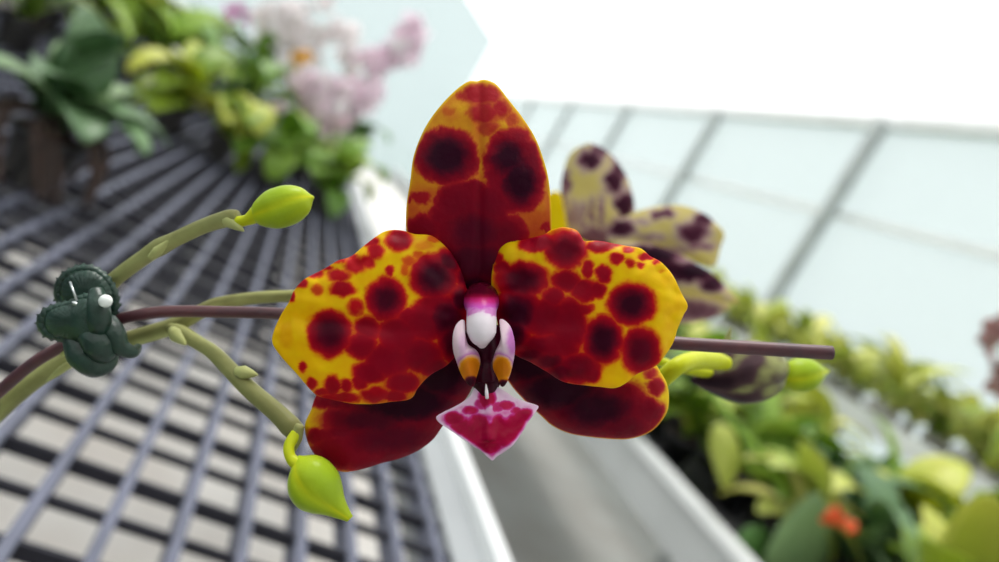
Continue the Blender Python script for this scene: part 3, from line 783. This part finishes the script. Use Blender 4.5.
p_ = potted(q.x,q.y,ZT,'D','orchid with one pale pink spike at the far corner of the left bench',n=10,sc=2.0,psc=1.4,rnd=random.Random(50)); CP.append(p_)
fs(len(CP)-1, 420, 32, 'pinkwhite', 18, 12, .62, 60)

# right bench plants
gr = 'leafy orchids crowding the right bench'
ZR = ZT-.008
near = [ # pixel of pot base (on bench), kind, scale, label
 (722,505,'D',1.2,'orchid with an arching bright green cane beside the white bench edge'),
 (830,600,'Cw',1.5,'grey-green leafed orchid with small orange flowers in the right foreground'),
 (775,505,'Bw',1.3,'yellow-green orchid behind the grey-green plant on the right bench'),
 (905,590,'Cw',1.4,'grey-green orchid with a long olive leaf at the lower right'),
 (990,600,'Aw',1.2,'bright green orchid at the lower right corner'),
]
RP = []
for i,(x,y,k,s,lab) in enumerate(near):
    q = G(x,y,ZR); q.x = min(1.45, max(q.x, .87))
    RP.append(potted(q.x,q.y,ZR,k,lab,n=12,sc=s,psc=1.0,rnd=random.Random(100+i), lean=(-.1,.8)))
dd = (RP[1].location-CAM).dot(F)
spike_with_blooms(RP[1], P(840,520,dd*.82), 'orange', 6, 9*dd*.82/FPX/.02, .012, .95, 70)
lab = 'small leafy orchid in a black pot among the crowded right bench'
# the near plants' own large leaves and cane
def big_leaf(root, outline, ctr, dpt, matl, name='leaf'):
    return sheet(name, outline, ctr, lambda x, y, t: dpt - .012*(1-t*t) + .00025*(x-ctr[0]) , [], matl, root, n=60, rings=10, thick=.0015)
d0 = (RP[0].location-CAM).dot(F)*.86

mbx = MB()
mbx.tube([P(700,372,d0+.05),P(716,398,d0+.02),P(738,428,d0),P(765,460,d0-.01),P(790,492,d0),P(812,528,d0+.02)], [.004,.005,.006,.007,.0075,.0075], 12, 6)
mbx.build('cane', LS['D'][0].materials[0], RP[0])
big_leaf(RP[0], [(712,428),(724,424),(736,436),(741,458),(734,480),(724,488),(716,470),(710,448)], (725,455), d0-.005, M['leafE'])
big_leaf(RP[0], [(745,455),(775,448),(800,462),(812,490),(800,500),(775,484),(755,476)], (778,470), d0+.03, M['leafD'])
d1 = (RP[1].location-CAM).dot(F)*.95
big_leaf(RP[1], [(760,575),(772,538),(790,512),(815,492),(826,506),(832,535),(822,568),(800,590),(775,595)], (800,550), d1, M['leafC'])
big_leaf(RP[1], [(728,560),(738,535),(752,525),(768,532),(772,560),(765,590),(740,590)], (752,558), d1+.02, M['leafA'])
d3 = (RP[3].location-CAM).dot(F)*.95
big_leaf(RP[3], [(850,470),(868,455),(890,470),(905,495),(900,512),(870,512),(855,495)], (876,488), d3+.03, M['leafC'])
big_leaf(RP[3], [(855,512),(890,500),(925,497),(955,508),(968,522),(940,532),(900,530),(870,526)], (910,515), d3, M['leafA'])
d4 = (RP[4].location-CAM).dot(F)*.95
proto = [potted(1.0+.12*i,5.2,ZR,k,lab,gr,n=12,sc=s*1.05,psc=.95,rnd=random.Random(200+i),lean=(-.1,.8)) for i,(k,s) in enumerate([('Dw',1.3),('Bw',1.3),('Cw',1.2),('Ew',1.2),('Dw',1.2),('Ew',1.3),('B',1.4)])]
for p in proto: KIDS[p.name] = kids(p)
occ = [(p.location.x,p.location.y) for p in RP]
def scatter(x0,x1,y0,y1,z,step,pl_, sc, group, label, jit=.02, seed=5, md=.11):
    r2 = random.Random(seed); y = y0; row = 0; c = 0
    while y < y1:
        x = x0+(row % 2)*step*.5
        while x < x1:
            px, py = x+r2.uniform(-jit,jit), y+r2.uniform(-jit,jit)
            if all((px-a)**2+(py-b)**2 > md**2 for a,b in occ):
                v = Vector((px,py,z+.1))-CAM; d = v.dot(F)     # only plants within the photograph
                if d > .2:
                    u = 499.5+v.dot(RT)/d*FPX; w_ = 281-v.dot(UP)/d*FPX
                    if 560 < u < 1100 and 150 < w_ < 700:
                        o = copy_tree(r2.choice(pl_)); o.location = (px,py,z); o.rotation_euler.z = r2.random()*6.28
                        s = sc*r2.uniform(.85,1.2); o.scale = (s,s,s*r2.uniform(.9,1.1)); o['group'] = group; o['label'] = label
                        occ.append((px,py)); c += 1
            x += step
        y += step*.87; row += 1
    return c
n1 = scatter(.88,1.58,.25,4.9,ZR,.17,proto,1.0,gr,lab)
gu = 'small yellow-green plants on the raised bench'
lab2 = 'small yellow-green plant in a row on the raised bench at right'
proto2 = [potted(1.9+.2*i,8.6,ZU-.01,k,lab2,gu,n=11,sc=1.3,pot=POTW,psc=.7,rnd=random.Random(300+i),lean=(-.15,.7)) for i,k in enumerate(['E','B','E'])]
for p in proto2: KIDS[p.name] = kids(p)
occ = []
n2 = scatter(1.86,2.62,.6,8.2,ZU-.01,.20,proto2,1.0,gu,lab2,.02,9,.13)
# stalk with a fading bloom at right edge
p_ = potted(1.40,.30,ZR,'A','orchid whose tall stalk carries a fading pinkish bloom at the right edge',n=6,rnd=random.Random(400))
d = (p_.location-CAM).dot(F)
BL['fade'] = bloom_mesh(leafmat('fading_pink_flower', [(206,170,160),(186,140,136)], trans=.3), .02)
BL['palegold'] = bloom_mesh(leafmat('pale_gold_flower', [(236,206,110),(226,190,90)], trans=.3), .012)
s = spike_with_blooms(p_, P(992,340,d), 'fade', 6, 1.3, .018, .93, 402)

# ------------------------------------------------------------------ greenhouse shell
def struct(name, mbx, matl, smooth=False):
    o = mbx.build(name, matl, None, smooth); o['kind'] = 'structure'; return o
XW, XL, YE, YB, ZE, ZRAIL, ZRIDGE = 3.0, -3.0, 17.5, -3.0, 4.05, 2.56, 5.4
g = MB(); g.box((XL-.1,YB-.1,-.05),(XW+.1,YE+.1,0)); struct('floor', g, M['concrete'])
g = MB(); g.box((-60,-60,-.12),(60,80,-.06)); struct('trim_1', g, M['ground'])
g = MB(); g.box((XW,YB,.0),(XW+.01,YE,ZRAIL)); struct('wall_right', g, M['film'])
g = MB(); g.box((XW,YB,ZRAIL+.06),(XW+.006,YE,ZE)); struct('window_1', g, M['clear'])
g = MB(); g.box((XL-.01,YB,0),(XL,YE,ZE)); struct('wall_left', g, M['film'])
def gable(y, name, matl):
    g = MB(); vs = [(XL,y,0),(XW,y,0),(XW,y,ZE),(0,y,ZRIDGE),(XL,y,ZE)]
    vs += [(a,b+.01,c) for a,b,c in vs]
    g.add(vs, [(0,1,2,3,4),(9,8,7,6,5),(0,5,6,1),(1,6,7,2),(2,7,8,3),(3,8,9,4),(4,9,5,0)]); struct(name, g, matl)
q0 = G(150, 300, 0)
g = MB(); g.box((-2.5, q0.y, .001), (.28, 6.4, .006))  # dark floor sheet standing in for shade and dirt beneath the far bench
tag(g.build('shade_and_dirt_sheet', M['mat'], None, False), 'dark ground cloth on the floor under the far part of the grid bench', 'ground cloth')
gable(YE, 'wall_back', M['film_end']); gable(YB-.01, 'wall_front', M['solid'])  # unseen front wall made opaque to cut light on the flower's face
g = MB()
for sx in (XL, XW):
    vs = [(sx,YB,ZE+.01),(0,YB,ZRIDGE+.01),(0,YE,ZRIDGE+.01),(sx,YE,ZE+.01)]
    vs += [(a,b,c+.01) for a,b,c in vs]
    g.add(vs, [(0,1,2,3),(7,6,5,4),(0,4,5,1),(1,5,6,2),(2,6,7,3),(3,7,4,0)])
struct('ceiling', g, M['clear'])
tn = 2
g = MB(); g.box((XW-.05,YB,ZRAIL),(XW+.03,YE,ZRAIL+.07)); struct('trim_2', g, M['alu']); tn = 3
for k,zz in enumerate((1.95,)):
    g = MB(); g.box((XW-.02,YB,zz),(XW-.001,YE,zz+.04)); struct('trim_%d' % (3+k), g, M['alu'])
for k in range(-3, 8):
    y = 3.74+1.87*k
    g = MB(); g.box((XW-.12,y-.035,0),(XW-.05,y+.035,ZRAIL if k > -9 else ZE))
    o = g.build('greenhouse_post', M['post'], None, False)
    tag(o, 'grey metal post standing along the translucent side wall', 'post', 'posts along the right-hand side wall')

# ------------------------------------------------------------------ light
w = bpy.data.worlds.new('overcast'); S.world = w; w.use_nodes = True
nt = w.node_tree; bg = nt.nodes['Background']
bg.inputs[0].default_value = (1, 1, 1, 1); bg.inputs[1].default_value = 1.7
sun = bpy.data.lights.new('sun', 'SUN'); so = bpy.data.objects.new('sun', sun); COL.objects.link(so)
sun.energy = 3.2; sun.angle = R(25); sun.color = (1, .98, .94)
so.rotation_euler = Vector((.22,-.42,-1)).to_track_quat('-Z','Y').to_euler()
S.view_settings.view_transform = 'Standard'; S.view_settings.look = 'None'
S.view_settings.gamma = 1; S.view_settings.use_curve_mapping = False
S.view_settings.exposure = 0.0
